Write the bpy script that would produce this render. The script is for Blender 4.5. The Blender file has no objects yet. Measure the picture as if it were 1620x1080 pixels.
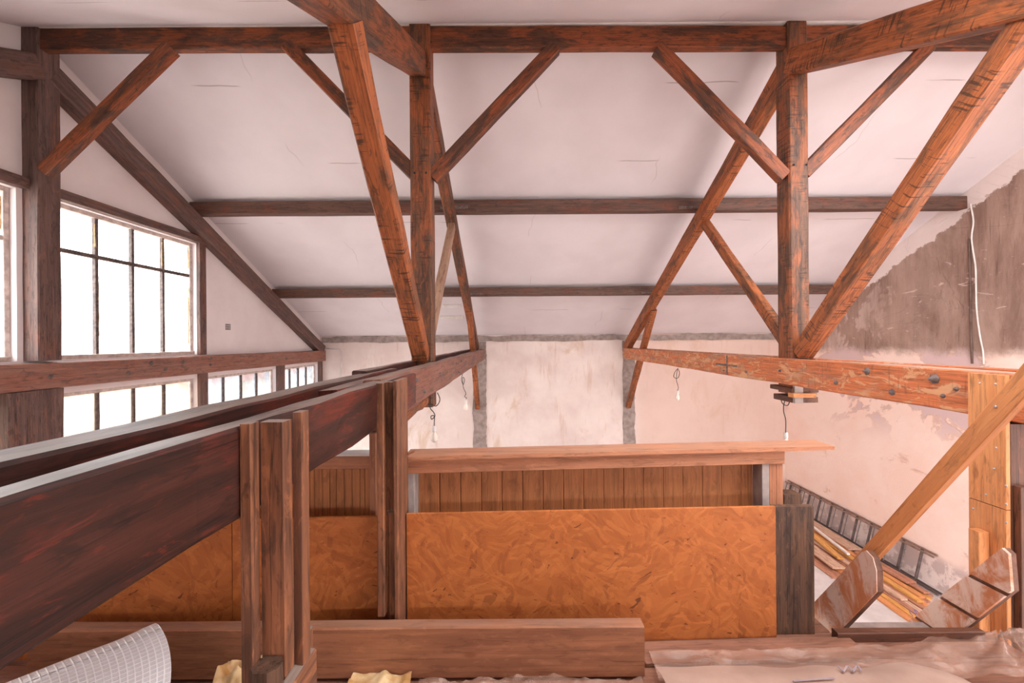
import bpy, bmesh, math, random
from mathutils import Vector, Matrix, noise as mnoise

random.seed(7)
SC = bpy.context.scene
COL = SC.collection
H = 3.9                       # eye height above the ground floor; coordinates below are relative to the eye
ROLL = math.radians(0.45)
F = 640.0

# ------------------------------------------------------------------ camera, world, lights, exposure
cam_d = bpy.data.cameras.new('camera')
cam = bpy.data.objects.new('camera', cam_d)
COL.objects.link(cam)
cam_d.sensor_width = 36.0
cam_d.lens = F / 1620.0 * 36.0
cam_d.clip_start = 0.02
cam.matrix_world = Matrix.Translation((0, 0, H)) @ Matrix.Rotation(math.pi / 2, 4, 'X') @ Matrix.Rotation(-ROLL, 4, 'Z')
SC.camera = cam
SC.view_settings.view_transform = 'Standard'
SC.view_settings.look = 'None'
SC.view_settings.gamma = 1.0
SC.view_settings.use_curve_mapping = False
SC.view_settings.exposure = 0.46

w = bpy.data.worlds.new('world')
SC.world = w
w.use_nodes = True
wb = w.node_tree.nodes['Background']
wb.inputs[0].default_value = (0.975, 0.985, 1.0, 1)
wb.inputs[1].default_value = 7.0


def portal(name, loc, rot, sx, sy):
    """sampling aid only: the daylight itself is the overcast sky entering through the gable windows and added openings"""
    d = bpy.data.lights.new(name, 'AREA')
    d.shape = 'RECTANGLE'
    d.size, d.size_y = sx, sy
    d.cycles.is_portal = True
    o = bpy.data.objects.new(name, d)
    COL.objects.link(o)
    o.location = (loc[0], loc[1], loc[2] + H)
    o.rotation_euler = rot


R90 = math.pi / 2
ADDED_STRIP = (-3.9, 5.7, -.35, -.05)            # unseen strip opening behind the viewer, added for daylight: x0, x1, z0, z1
ADDED_FRONT = (0.8, 5.9, -3.7, -1.6)            # unseen ground-floor opening behind the viewer, added to light the right wall
ADDED_SIDE = (-0.9, 3.0, -2.2, 0.1)           # unseen opening added in the near right wall for light: y0, y1, z0, z1
ADDED_ROOF = ((0.3, 2.3, 0.4, 2.0), (3.15, 6.2, 0.0, 2.9))   # unseen openings added in the near slope for light: x0, x1, y0, y1
for k in ADDED_ROOF:
    portal('portal_added_roof', ((k[0] + k[1]) / 2, (k[2] + k[3]) / 2 - .15, 3.08 - .5 * (3.95 - (k[2] + k[3]) / 2) + .3), (-0.4636, 0, 0), k[1] - k[0] + .1, (k[3] - k[2]) * 1.118 + .1)
portal('portal_added_strip', ((ADDED_STRIP[0] + ADDED_STRIP[1]) / 2, -2.15, (ADDED_STRIP[2] + ADDED_STRIP[3]) / 2), (R90, 0, 0), ADDED_STRIP[1] - ADDED_STRIP[0], ADDED_STRIP[3] - ADDED_STRIP[2])
portal('portal_added_front', ((ADDED_FRONT[0] + ADDED_FRONT[1]) / 2, -2.15, (ADDED_FRONT[2] + ADDED_FRONT[3]) / 2), (R90, 0, 0), ADDED_FRONT[1] - ADDED_FRONT[0], ADDED_FRONT[3] - ADDED_FRONT[2])
portal('portal_added_side', (6.9, (ADDED_SIDE[0] + ADDED_SIDE[1]) / 2, (ADDED_SIDE[2] + ADDED_SIDE[3]) / 2), (0, R90, 0), ADDED_SIDE[3] - ADDED_SIDE[2], ADDED_SIDE[1] - ADDED_SIDE[0])
portal('portal_gable', (-4.95, 4.0, .67), (0, -R90, 0), 1.7, 4.0)
portal('portal_gable_low', (-4.95, 5.8, -1.8), (0, -R90, 0), 2.7, 7.8)


# ------------------------------------------------------------------ material toolkit
def lin(c):
    def f(v):
        v /= 255.0
        return v / 12.92 if v <= 0.04045 else ((v + 0.055) / 1.055) ** 2.4
    return (f(c[0]), f(c[1]), f(c[2]), 1.0)


class NT:
    def __init__(self, name):
        self.m = bpy.data.materials.new(name)
        self.m.use_nodes = True
        self.t = self.m.node_tree
        self.n = self.t.nodes
        self.n.clear()
        self.out = self.n.new('ShaderNodeOutputMaterial')

    def put(self, sock, v):
        if isinstance(v, bpy.types.NodeSocket):
            self.t.links.new(v, sock)
        elif v is not None:
            if isinstance(v, (tuple, list)) and sock.type == 'VECTOR':
                v = v[:3]
            sock.default_value = v

    def coords(self, kind='Object', rnd=True):
        tc = self.n.new('ShaderNodeTexCoord').outputs[kind]
        if not rnd:
            return tc
        oi = self.n.new('ShaderNodeObjectInfo')
        return self.vm('ADD', tc, self.vm('SCALE', (31.0, 17.0, 43.0), None, oi.outputs['Random']))

    def rand(self):
        return self.n.new('ShaderNodeObjectInfo').outputs['Random']

    def vm(self, op, a, b=None, s=None):
        x = self.n.new('ShaderNodeVectorMath')
        x.operation = op
        self.put(x.inputs[0], a)
        if b is not None:
            self.put(x.inputs[1], b)
        if s is not None:
            self.put(x.inputs['Scale'], s)
        return x.outputs[0]

    def mul(self, v, s):
        return self.vm('MULTIPLY', v, s)

    def rot(self, v, ang, axis='Y_AXIS'):
        x = self.n.new('ShaderNodeVectorRotate')
        x.rotation_type = axis
        self.put(x.inputs['Vector'], v)
        x.inputs['Angle'].default_value = ang
        return x.outputs[0]

    def noise(self, v, scale, detail=4.0, rough=0.55, dist=0.0):
        x = self.n.new('ShaderNodeTexNoise')
        self.put(x.inputs['Vector'], v)
        x.inputs['Scale'].default_value = scale
        x.inputs['Detail'].default_value = detail
        x.inputs['Roughness'].default_value = rough
        x.inputs['Distortion'].default_value = dist
        return x.outputs['Fac']

    def voro(self, v, scale, feature='F1', out='Color'):
        x = self.n.new('ShaderNodeTexVoronoi')
        x.feature = feature
        self.put(x.inputs['Vector'], v)
        x.inputs['Scale'].default_value = scale
        return x.outputs[out]

    def step(self, v, a, b):
        x = self.n.new('ShaderNodeMapRange')
        x.interpolation_type = 'SMOOTHSTEP'
        self.put(x.inputs['Value'], v)
        x.inputs['From Min'].default_value = a
        x.inputs['From Max'].default_value = b
        return x.outputs[0]

    def mth(self, op, a, b=0.0, c=None):
        x = self.n.new('ShaderNodeMath')
        x.operation = op
        self.put(x.inputs[0], a)
        self.put(x.inputs[1], b)
        if c is not None:
            self.put(x.inputs[2], c)
        return x.outputs[0]

    def sep(self, v):
        x = self.n.new('ShaderNodeSeparateXYZ')
        self.put(x.inputs[0], v)
        return x.outputs

    def mix(self, f, a, b, blend='MIX'):
        x = self.n.new('ShaderNodeMix')
        x.data_type = 'RGBA'
        x.blend_type = blend
        self.put(x.inputs[0], f)
        self.put(x.inputs[6], a)
        self.put(x.inputs[7], b)
        return x.outputs[2]

    def bsdf(self, col, rough=0.6, bump=None, strength=0.3, dist=0.01, metal=0.0, spec=0.4):
        p = self.n.new('ShaderNodeBsdfPrincipled')
        self.put(p.inputs['Base Color'], col)
        self.put(p.inputs['Roughness'], rough)
        p.inputs['Metallic'].default_value = metal
        p.inputs['Specular IOR Level'].default_value = spec
        if bump is not None:
            b = self.n.new('ShaderNodeBump')
            b.inputs['Strength'].default_value = strength
            b.inputs['Distance'].default_value = dist
            self.put(b.inputs['Height'], bump)
            self.t.links.new(b.outputs[0], p.inputs['Normal'])
        return p.outputs[0]

    def done(self, sh):
        self.t.links.new(sh, self.out.inputs['Surface'])
        return self.m


def wood(name, dark, mid, hot, patch=0.5, hotk=0.9, marks=0.0, dust=0.0, rough=0.6, grain=1.0, knots=0.0, pale=None):
    n = NT(name)
    co = n.coords()
    g = n.noise(n.mul(co, (1.3, 24, 24)), 1.0, 6, 0.6, 0.4)
    g2 = n.noise(n.mul(co, (4.0, 90, 90)), 1.0, 3, 0.6)
    p = n.noise(n.mul(co, (2.4, 8, 8)), 1.0, 5, 0.62, 0.6)
    big = n.noise(n.mul(co, (0.9, 2.5, 2.5)), 1.0, 3, 0.5)
    col = n.mix(n.step(g, 0.32, 0.68), lin(dark), lin(mid))
    th = 0.72 - 0.42 * patch
    pm = n.mth('MULTIPLY', n.step(n.mth('ADD', p, n.mth('MULTIPLY', n.mth('SUBTRACT', big, 0.5), 0.5)), th - 0.07, th + 0.09), hotk)
    col = n.mix(pm, col, n.mix(n.step(g2, 0.3, 0.7), lin(hot), lin([0.78 * c for c in hot])))
    bl = n.noise(n.mul(co, (7, 26, 26)), 1.0, 5, 0.7, 0.8)
    col = n.mix(n.mth('MULTIPLY', n.step(bl, 0.53, 0.63), 0.6 * grain), col, lin([0.72 * c for c in dark]))
    col = n.mix(n.mth('MULTIPLY', n.step(n.mth('SUBTRACT', 1.0, bl), 0.56, 0.66), 0.4 * grain), col, lin([min(255, 1.12 * c) for c in hot]))
    col = n.mix(n.mth('MULTIPLY', n.step(g2, 0.55, 0.75), 0.28 * grain), col, lin([0.55 * c for c in dark]))
    ck = n.noise(n.mul(co, (0.7, 34, 34)), 1.0, 2, 0.5, 0.3)
    ckm = n.mth('SUBTRACT', 1.0, n.step(n.mth('ABSOLUTE', n.mth('SUBTRACT', ck, 0.56)), 0.004, 0.014))
    col = n.mix(n.mth('MULTIPLY', ckm, 0.6 * grain), col, lin([0.42 * c for c in dark]))
    if pale:
        pn = n.noise(n.mul(co, (5, 13, 13)), 1.0, 6, 0.7, 1.2)
        col = n.mix(n.mth('MULTIPLY', n.step(pn, 0.52, 0.6), 0.8), col, lin(pale))
    if marks:
        mk = n.noise(n.mul(co, (60, 5, 5)), 1.0, 2, 0.5)
        mk2 = n.noise(n.mul(co, (3.2, 6, 6)), 1.0, 2, 0.5)
        m = n.mth('MULTIPLY', n.step(mk, 0.56, 0.62), n.step(mk2, 0.46, 0.58))
        col = n.mix(n.mth('MULTIPLY', m, marks), col, lin([0.62 * c for c in dark]))
    if knots:
        kd = n.voro(n.mul(co, (3.0, 7, 7)), 1.0, 'F1', 'Distance')
        col = n.mix(n.mth('MULTIPLY', n.step(n.mth('SUBTRACT', 1.0, kd), 0.87, 0.95), knots), col, lin((128, 72, 40)))
    if dust:
        geo = n.n.new('ShaderNodeNewGeometry')
        up = n.sep(geo.outputs['True Normal'])[2]
        dn = n.noise(n.mul(co, (4, 14, 14)), 1.0, 5, 0.6)
        dm = n.mth('MULTIPLY', n.step(up, 0.75, 0.95), n.mth('MULTIPLY', n.step(dn, 0.2, 0.6), dust))
        col = n.mix(dm, col, n.mix(g2, lin((118, 102, 92)), lin((166, 148, 136))))
    h = n.mth('ADD', n.mth('MULTIPLY', g, 0.6), n.mth('MULTIPLY', g2, 0.4))
    return n.done(n.bsdf(col, rough, h, 0.35 * grain, 0.006))


M = {}
M['tie_dark'] = wood('wood_tie_dark', (46, 23, 18), (70, 36, 28), (114, 44, 28), 0.44, 0.75, dust=0.72, rough=0.5)
M['truss'] = wood('wood_truss', (76, 50, 38), (112, 76, 54), (164, 90, 50), 0.52, 0.85, marks=0.6, dust=0.6)
M['truss_hot'] = wood('wood_truss_orange', (98, 62, 42), (140, 86, 54), (184, 102, 56), 0.68, 0.9, marks=0.8, dust=0.6)
M['tie_hot'] = wood('wood_tie_orange', (160, 110, 88), (206, 150, 112), (222, 122, 72), 0.66, 0.9, marks=0.35, dust=0.8, pale=(216, 164, 122), grain=.6)
M['strut_tan'] = wood('wood_strut_tan', (156, 122, 100), (186, 150, 126), (170, 120, 92), 0.4, 0.6)
M['tie_mid'] = wood('wood_tie_mid', (112, 74, 62), (146, 100, 84), (150, 92, 72), 0.4, 0.6, dust=0.72)
M['purlin'] = wood('wood_purlin', (88, 64, 54), (112, 82, 70), (138, 74, 52), 0.3, 0.6)
M['ridge'] = wood('wood_ridge', (72, 46, 36), (104, 66, 46), (160, 84, 46), 0.53, 0.85)
M['gable'] = wood('wood_gable', (94, 72, 66), (120, 94, 86), (144, 94, 76), 0.36, 0.6, dust=0.4)
M['gable_tie'] = wood('wood_gable_tie', (134, 96, 84), (160, 116, 100), (168, 108, 88), 0.5, 0.7, dust=0.7)
M['post'] = wood('wood_post', (94, 60, 44), (134, 86, 60), (172, 108, 72), 0.45, 0.7, dust=0.9, knots=0.3)
M['plank_dark'] = wood('wood_plank_dark', (70, 50, 40), (104, 74, 56), (128, 90, 66), 0.4, 0.6)
M['pine'] = wood('wood_pine', (206, 132, 80), (226, 152, 96), (234, 164, 108), 0.5, 0.5, knots=0.5, grain=0.6)
M['pine_tg'] = wood('wood_pine_cladding', (168, 106, 66), (194, 124, 76), (206, 134, 84), 0.5, 0.5, knots=0.6, grain=0.6)
M['pine_shelf'] = wood('wood_pine_shelf', (170, 110, 80), (194, 130, 94), (204, 142, 106), 0.5, 0.5, knots=0.4, grain=0.6, dust=0.25)
M['timber'] = wood('wood_new_timber', (140, 90, 64), (168, 110, 78), (186, 126, 92), 0.5, 0.5, knots=0.6, dust=0.3, grain=.55)
M['plank_pale'] = wood('wood_plank_pale', (196, 156, 130), (216, 176, 150), (224, 186, 160), 0.5, 0.4)
M['plank_rose'] = wood('wood_plank_rose', (172, 116, 92), (198, 138, 110), (208, 150, 122), 0.5, 0.4)
M['plank_yellow'] = wood('wood_plank_yellow', (214, 150, 80), (232, 168, 96), (238, 178, 104), 0.5, 0.4, knots=0.3)
M['floor_board'] = wood('wood_floor_board', (126, 84, 66), (150, 102, 80), (164, 114, 92), 0.5, 0.5, grain=.6)
M['core_dark'] = wood('wood_core_dark', (84, 50, 36), (110, 68, 48), (124, 76, 52), 0.4, 0.5)


def plain(name, c1, c2, scale=8, rough=0.6, metal=0.0, bump=0.2, spec=0.4):
    n = NT(name)
    f = n.noise(n.coords(), scale, 5, 0.6)
    return n.done(n.bsdf(n.mix(n.step(f, 0.3, 0.7), lin(c1), lin(c2)), rough, f, bump, 0.005, metal, spec))


M['ladder_rail'] = plain('ladder_rail_metal', (126, 98, 86), (158, 126, 112), 14, 0.5, 0.1)
M['iron'] = plain('rusty_iron', (92, 78, 74), (140, 122, 116), 30, 0.6, 0.1)
M['alu'] = plain('ladder_metal', (84, 70, 68), (112, 96, 92), 14, 0.5, 0.1)
M['grey_stud'] = plain('grey_painted_wood', (160, 146, 140), (184, 168, 160), 12)
M['cement'] = plain('grey_cement', (140, 124, 118), (172, 154, 146), 9, 0.9)
M['black'] = plain('black_plastic', (34, 28, 28), (52, 42, 40), 20, 0.4)
M['soot'] = plain('soot_seam_brown', (96, 74, 64), (118, 94, 84), 8, 0.8)
M['white_plastic'] = plain('white_plastic', (214, 202, 196), (236, 226, 220), 6, 0.4)
M['bulb_glass'] = plain('bulb_white', (226, 206, 190), (240, 226, 214), 5, 0.25)
M['white_paint'] = plain('white_paint_wood', (226, 216, 210), (242, 234, 230), 7, 0.6)
M['steel_bar'] = plain('window_bar', (70, 60, 60), (120, 102, 94), 25, 0.6)
M['frame_paint'] = plain('window_frame_paint', (176, 158, 152), (222, 206, 196), 14, 0.7)
M['putty'] = plain('old_putty', (196, 156, 96), (230, 204, 160), 25, 0.8)
M['concrete'] = plain('ground_concrete', (190, 178, 174), (214, 202, 198), 2.5, 0.85)
M['blue_wire'] = plain('blue_wire', (70, 84, 150), (90, 104, 170), 10, 0.4)
M['screw'] = plain('zinc_screw', (190, 186, 190), (230, 226, 226), 10, 0.3, 0.7)
M['ink'] = plain('faded_blue_ink', (140, 124, 132), (158, 138, 140), 30, 0.9)
M['house'] = plain('house_render', (206, 190, 162), (226, 210, 184), 3, 0.9)
M['tiles'] = plain('roof_tile', (170, 110, 90), (190, 130, 108), 6, 0.9)
M['pavement'] = plain('outside_paving', (214, 208, 202), (226, 220, 214), 2, 0.9)


def mk_ceiling():
    n = NT('ceiling_paint')
    co = n.coords(rnd=False)
    f = n.noise(co, 1.3, 4, 0.5)
    col = n.mix(n.step(f, 0.3, 0.7), lin((224, 213, 215)), lin((232, 222, 224)))
    s = n.sep(co)
    wob = n.mth('MULTIPLY', n.mth('SUBTRACT', n.noise(n.mul(co, (2, 2, 2)), 1.0, 3), 0.5), 0.05)
    for k, yy in enumerate((4.45, 5.35, 6.35, 8.75, 3.2)):
        d = n.mth('ABSOLUTE', n.mth('SUBTRACT', n.mth('ADD', s[1], wob), yy))
        line = n.mth('SUBTRACT', 1.0, n.step(d, 0.002, 0.009))
        msk = n.step(n.noise(n.vm('ADD', n.mul(co, (0.75, 0, 0)), (k * 7.3, 0, 0)), 1.0, 2), 0.54, 0.6)
        col = n.mix(n.mth('MULTIPLY', n.mth('MULTIPLY', line, msk), 0.55), col, lin((142, 122, 116)))
    for k, xx in enumerate((-2.75, 0.35, 1.95, 4.3)):
        wob2 = n.mth('MULTIPLY', n.mth('SUBTRACT', n.noise(n.vm('ADD', co, (k * 5.0, 0, 0)), 1.1, 3), 0.5), 0.55)
        d = n.mth('ABSOLUTE', n.mth('SUBTRACT', n.mth('ADD', s[0], wob2), xx))
        line = n.mth('SUBTRACT', 1.0, n.step(d, 0.002, 0.010))
        msk = n.step(n.noise(n.vm('ADD', n.mul(co, (0, 0.9, 0)), (0, k * 3.7, 0)), 1.0, 2), 0.52, 0.6)
        col = n.mix(n.mth('MULTIPLY', n.mth('MULTIPLY', line, msk), 0.35), col, lin((176, 154, 148)))
    return n.done(n.bsdf(col, 0.8, n.noise(co, 1.6, 3), 0.25, 0.06, spec=0.2))


M['ceiling'] = mk_ceiling()
M['gable_paint'] = plain('gable_wall_paint', (238, 226, 225), (245, 236, 235), 1.5, 0.85, bump=0.1, spec=0.2)


def mk_far():
    n = NT('far_wall_plaster')
    co = n.coords(rnd=False)
    s = n.sep(co)
    f = n.noise(co, 1.4, 5, 0.6)
    col = n.mix(n.step(f, 0.3, 0.7), lin((226, 206, 198)), lin((240, 224, 216)))
    st = n.noise(n.mul(co, (1.6, 1, 0.7)), 1.0, 6, 0.7, 0.8)
    col = n.mix(n.mth('MULTIPLY', n.step(st, 0.54, 0.7), 0.6), col, lin((206, 172, 140)))
    dr = n.noise(n.mul(co, (7, 1, 0.8)), 1.0, 4, 0.6)
    col = n.mix(n.mth('MULTIPLY', n.step(dr, 0.58, 0.72), 0.4), col, lin((204, 166, 142)))
    rightbay = n.step(n.mth('ADD', s[0], n.mth('MULTIPLY', f, 0.4)), 3.0, 3.4)
    col = n.mix(n.mth('MULTIPLY', rightbay, 0.65), col, lin((222, 188, 172)))
    bh = n.noise(co, 6, 6, 0.65)
    return n.done(n.bsdf(col, 0.9, bh, 0.35, 0.03, spec=0.15))


M['far_wall'] = mk_far()


def mk_right():
    n = NT('right_wall_plaster')
    co = n.coords(rnd=False)
    s = n.sep(co)
    zrel = n.mth('SUBTRACT', s[2], H)
    f = n.noise(co, 1.1, 5, 0.6)
    low = n.mix(n.step(f, 0.35, 0.65), lin((248, 216, 202)), lin((252, 226, 214)))
    pe = n.noise(n.mul(co, (1, 0.8, 1.1)), 0.9, 6, 0.6, 0.7)
    lil = n.mth('MULTIPLY', n.step(pe, 0.525, 0.545), n.step(zrel, -1.9, -1.2))
    low = n.mix(n.mth('MULTIPLY', lil, 0.85), low, lin((214, 186, 186)))
    edge = n.mth('MULTIPLY', n.mth('MULTIPLY', n.step(pe, 0.505, 0.525), n.mth('SUBTRACT', 1.0, n.step(pe, 0.525, 0.545))), n.step(zrel, -1.9, -1.2))
    low = n.mix(n.mth('MULTIPLY', edge, 0.45), low, lin((186, 140, 122)))
    sc = n.noise(n.mul(co, (1, 1.1, 1.6)), 1.0, 6, 0.75, 0.6)
    scm = n.mth('MULTIPLY', n.step(sc, 0.58, 0.7), n.mth('SUBTRACT', 1.0, n.step(zrel, -2.4, -1.4)))
    low = n.mix(n.mth('MULTIPLY', scm, 0.6), low, lin((196, 134, 96)))
    base = n.mth('SUBTRACT', 1.0, n.step(n.mth('ADD', zrel, n.mth('MULTIPLY', f, 0.3)), -3.35, -3.15))
    wpat = n.noise(co, 3.2, 6, 0.7)
    low = n.mix(base, low, n.mix(n.step(wpat, 0.48, 0.56), lin((206, 184, 178)), lin((240, 220, 212))))
    # sooty upper part with streaks and scraped patches
    stre = n.noise(n.mul(co, (1, 3.6, 0.8)), 1.0, 7, 0.72, 0.3)
    fine = n.noise(n.mul(co, (1, 30, 1.5)), 1.0, 4, 0.6)
    brown = n.mix(n.step(stre, 0.3, 0.7), lin((132, 104, 92)), lin((176, 146, 132)))
    brown = n.mix(n.mth('MULTIPLY', n.step(fine, 0.6, 0.72), 0.45), brown, lin((74, 54, 48)))
    pt = n.noise(n.mul(co, (1, 1.0, 0.8)), 1.3, 6, 0.62, 0.5)
    ptm = n.step(n.mth('ADD', pt, n.mth('MULTIPLY', n.mth('SUBTRACT', s[1], 7.3), 0.10)), 0.55, 0.60)
    brown = n.mix(n.mth('MULTIPLY', ptm, 0.75), brown, n.mix(n.step(stre, 0.35, 0.65), lin((170, 140, 128)), lin((214, 190, 180))))
    big = n.noise(n.mul(co, (1, .8, .6)), 1.0, 5, 0.6, .4)
    brown = n.mix(n.mth('MULTIPLY', n.step(big, 0.48, 0.66), 0.45), brown, lin((196, 168, 154)))
    scr = n.noise(n.mul(co, (1, 2.6, 7)), 1.0, 6, 0.7, 1.2)
    brown = n.mix(n.mth('MULTIPLY', n.step(scr, 0.63, 0.66), 0.85), brown, lin((214, 190, 178)))
    rag = n.mth('MULTIPLY', n.mth('SUBTRACT', n.noise(co, 2.6, 6, 0.7), 0.5), 0.5)
    below_roof = n.mth('SUBTRACT', n.mth('MULTIPLY_ADD', s[1], -0.5, 5.055), zrel)
    m1 = n.step(n.mth('ADD', below_roof, rag), 0.30, 0.335)
    m2 = n.step(n.mth('ADD', zrel, n.mth('MULTIPLY', rag, 0.7)), -0.32, -0.12)
    band = n.mix(n.step(f, 0.3, 0.7), lin((226, 208, 202)), lin((236, 220, 214)))
    up = n.mix(m1, band, brown)
    col = n.mix(m2, low, up)
    bh = n.mth('ADD', n.noise(co, 7, 6, 0.65), n.mth('MULTIPLY', lil, -0.8))
    return n.done(n.bsdf(col, 0.85, bh, 0.35, 0.02, spec=0.2))


M['right_wall'] = mk_right()


def mk_osb():
    n = NT('oriented_strand_board')
    co = n.coords()
    def wv(scale, amp):
        x = n.n.new('ShaderNodeTexNoise')
        n.put(x.inputs['Vector'], co)
        x.inputs['Scale'].default_value = scale
        x.inputs['Detail'].default_value = 2
        return n.vm('SCALE', n.vm('SUBTRACT', x.outputs['Color'], (0.5, 0.5, 0.5)), None, amp)
    co = n.vm('ADD', co, n.vm('ADD', wv(2.6, 0.34), wv(14.0, 0.03)))
    col = lin((178, 100, 48))
    height = None
    tones = [((164, 90, 42), (208, 126, 66)), ((150, 80, 38), (202, 120, 62)), ((168, 94, 46), (212, 130, 70)), ((132, 70, 34), (196, 112, 58)), ((160, 86, 40), (206, 122, 64))]
    for k, (ang, sx, sz) in enumerate(((0.05, 7, 36), (-0.3, 9, 44), (0.55, 10, 46), (1.3, 14, 46), (-0.8, 12, 50))):
        v = n.mul(n.rot(co, ang, 'Y_AXIS'), (sx, 1, sz))
        v = n.vm('ADD', v, (k * 13.1, 0, k * 5.7))
        vc = n.n.new('ShaderNodeTexVoronoi')
        n.put(vc.inputs['Vector'], v)
        vc.inputs['Scale'].default_value = 1.0
        vc.distance = 'CHEBYCHEV' if k % 2 else 'EUCLIDEAN'
        rs = n.sep(vc.outputs['Color'])
        on = n.step(rs[0], (0.45, 0.52, 0.6, 0.74, 0.66)[k], (0.455, 0.525, 0.605, 0.745, 0.665)[k])
        a, b = tones[k]
        fl = n.mix(rs[1], lin(a), lin(b))
        gr = n.noise(n.mul(v, (0.5, 1, 5)), 1.0, 3)
        fl = n.mix(n.mth('MULTIPLY', n.step(gr, 0.5, 0.8), 0.3), fl, lin([0.75 * c for c in a]))
        col = n.mix(n.mth('MULTIPLY', on, 0.55), col, fl)
        hh = n.mth('MULTIPLY', on, rs[2])
        height = hh if height is None else n.mth('ADD', height, hh)
    v = n.mul(n.rot(co, 0.4, 'Y_AXIS'), (16, 1, 40))
    dk = n.step(n.noise(v, 1.0, 2), 0.70, 0.74)
    col = n.mix(n.mth('MULTIPLY', dk, 0.75), col, lin((86, 42, 22)))
    sp = n.step(n.noise(n.mul(n.rot(co, -0.5, 'Y_AXIS'), (40, 1, 90)), 1.0, 2), 0.70, 0.73)
    col = n.mix(n.mth('MULTIPLY', sp, 0.7), col, lin((96, 48, 24)))
    return n.done(n.bsdf(col, 0.55, height, 0.25, 0.006))


M['osb'] = mk_osb()


def mk_glass(name, dirt=0.0, col=(230, 220, 200), tint=(0.97, 0.98, 0.98, 1)):
    n = NT(name)
    tr = n.n.new('ShaderNodeBsdfTransparent')
    tr.inputs[0].default_value = tint
    gl = n.n.new('ShaderNodeBsdfGlossy')
    gl.inputs['Roughness'].default_value = 0.05
    mx = n.n.new('ShaderNodeMixShader')
    mx.inputs[0].default_value = 0.05
    n.t.links.new(tr.outputs[0], mx.inputs[1])
    n.t.links.new(gl.outputs[0], mx.inputs[2])
    sh = mx.outputs[0]
    if dirt:
        co = n.coords()
        tl = n.n.new('ShaderNodeBsdfTranslucent')
        tl.inputs[0].default_value = lin(col)
        m2 = n.n.new('ShaderNodeMixShader')
        n.put(m2.inputs[0], n.mth('MULTIPLY', n.step(n.noise(co, 1.7, 6, 0.65), 0.15, 0.75), dirt))
        n.t.links.new(sh, m2.inputs[1])
        n.t.links.new(tl.outputs[0], m2.inputs[2])
        sh = m2.outputs[0]
    return n.done(sh)


M['glass'] = mk_glass('window_glass')
M['glass_dirty'] = mk_glass('dusty_window_glass', 0.8, (222, 212, 200), (.44, .43, .415, 1))
M['glass_frost'] = mk_glass('hazy_window_glass', 0.5, (196, 202, 208), (.42, .44, .46, 1))


def mk_foil():
    n = NT('quilted_bubble_foil')
    uv = n.n.new('ShaderNodeTexCoord').outputs['UV']
    s = n.sep(uv)

    def ridge(sock, k):
        fr = n.mth('FRACT', n.mth('MULTIPLY', sock, k))
        return n.step(n.mth('ABSOLUTE', n.mth('SUBTRACT', fr, 0.5)), 0.3, 0.48)
    g = n.mth('MAXIMUM', ridge(s[0], 46), ridge(s[1], 52))
    big = n.noise(uv, 5, 3)
    col = n.mix(g, lin((214, 208, 210)), lin((250, 247, 248)))
    col = n.mix(n.mth('MULTIPLY', big, 0.25), col, lin((204, 192, 186)))
    hgt = n.mth('ADD', g, n.mth('MULTIPLY', big, 3.0))
    return n.done(n.bsdf(col, 0.3, hgt, 0.5, 0.006, metal=0.08, spec=0.7))


M['foil'] = mk_foil()


def mk_film():
    n = NT('clear_plastic_film')
    co = n.coords(rnd=False)
    p = n.bsdf(lin((180, 142, 124)), 0.24, n.noise(n.mul(co, (3, 6, 3)), 3.0, 5, 0.6, 1.0), 0.8, 0.02, spec=0.7)
    tr = n.n.new('ShaderNodeBsdfTransparent')
    mx = n.n.new('ShaderNodeMixShader')
    n.put(mx.inputs[0], n.mth('MULTIPLY_ADD', n.step(n.noise(co, 4, 4), 0.35, 0.7), 0.35, 0.30))
    n.t.links.new(tr.outputs[0], mx.inputs[1])
    n.t.links.new(p, mx.inputs[2])
    return n.done(mx.outputs[0])


M['film'] = mk_film()
M['paper'] = plain('cream_paper_wrap', (154, 124, 110), (176, 146, 130), 3, 0.75, bump=0.3)
M['yellow_bag'] = plain('yellow_printed_bag', (190, 140, 84), (232, 206, 160), 9, 0.45, bump=0.6)


def mk_stringer():
    n = NT('stringer_splashed_wood')
    co = n.coords()
    g = n.noise(n.mul(co, (20, 3, 3)), 1.0, 4)
    sp = n.noise(n.mul(co, (1, 3.0, 2.2)), 2.2, 7, 0.7, 0.8)
    col = n.mix(n.step(g, 0.3, 0.7), lin((190, 116, 74)), lin((214, 140, 96)))
    col = n.mix(n.step(sp, 0.41, 0.60), col, lin((226, 196, 180)))  # white splashes, spread wider so the boards also look lit
    d = n.noise(co, 14, 6, 0.7)
    col = n.mix(n.mth('MULTIPLY', n.step(d, 0.62, 0.7), 0.7), col, lin((120, 78, 60)))
    return n.done(n.bsdf(col, 0.6, d, 0.4, 0.006))


M['stringer'] = mk_stringer()
M['stringer_edge'] = plain('stringer_dark_edge', (78, 48, 36), (132, 88, 68), 12, 0.6)

# ------------------------------------------------------------------ geometry toolkit
WORLD = {}          # object name -> world matrix (rel. coordinates shifted by H)


def link(name, me, mat=None, parent=None, mw=None):
    o = bpy.data.objects.new(name, me)
    COL.objects.link(o)
    mw = mw or Matrix.Identity(4)
    if mat is not None and me is not None:
        me.materials.append(mat)
    if parent is not None:
        o.parent = parent
        o.matrix_parent_inverse = WORLD[parent.name].inverted()
    o.matrix_basis = mw
    WORLD[o.name] = mw.copy()
    return o


def tag(o, label, cat=None, group=None, kind=None):
    if label:
        o['label'] = label
    if cat:
        o['category'] = cat
    if group:
        o['group'] = group
    if kind:
        o['kind'] = kind
    return o


def thing(name, label, cat, loc, group=None):
    o = link(name, None, mw=Matrix.Translation((loc[0], loc[1], loc[2] + H)))
    return tag(o, label, cat, group)


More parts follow.
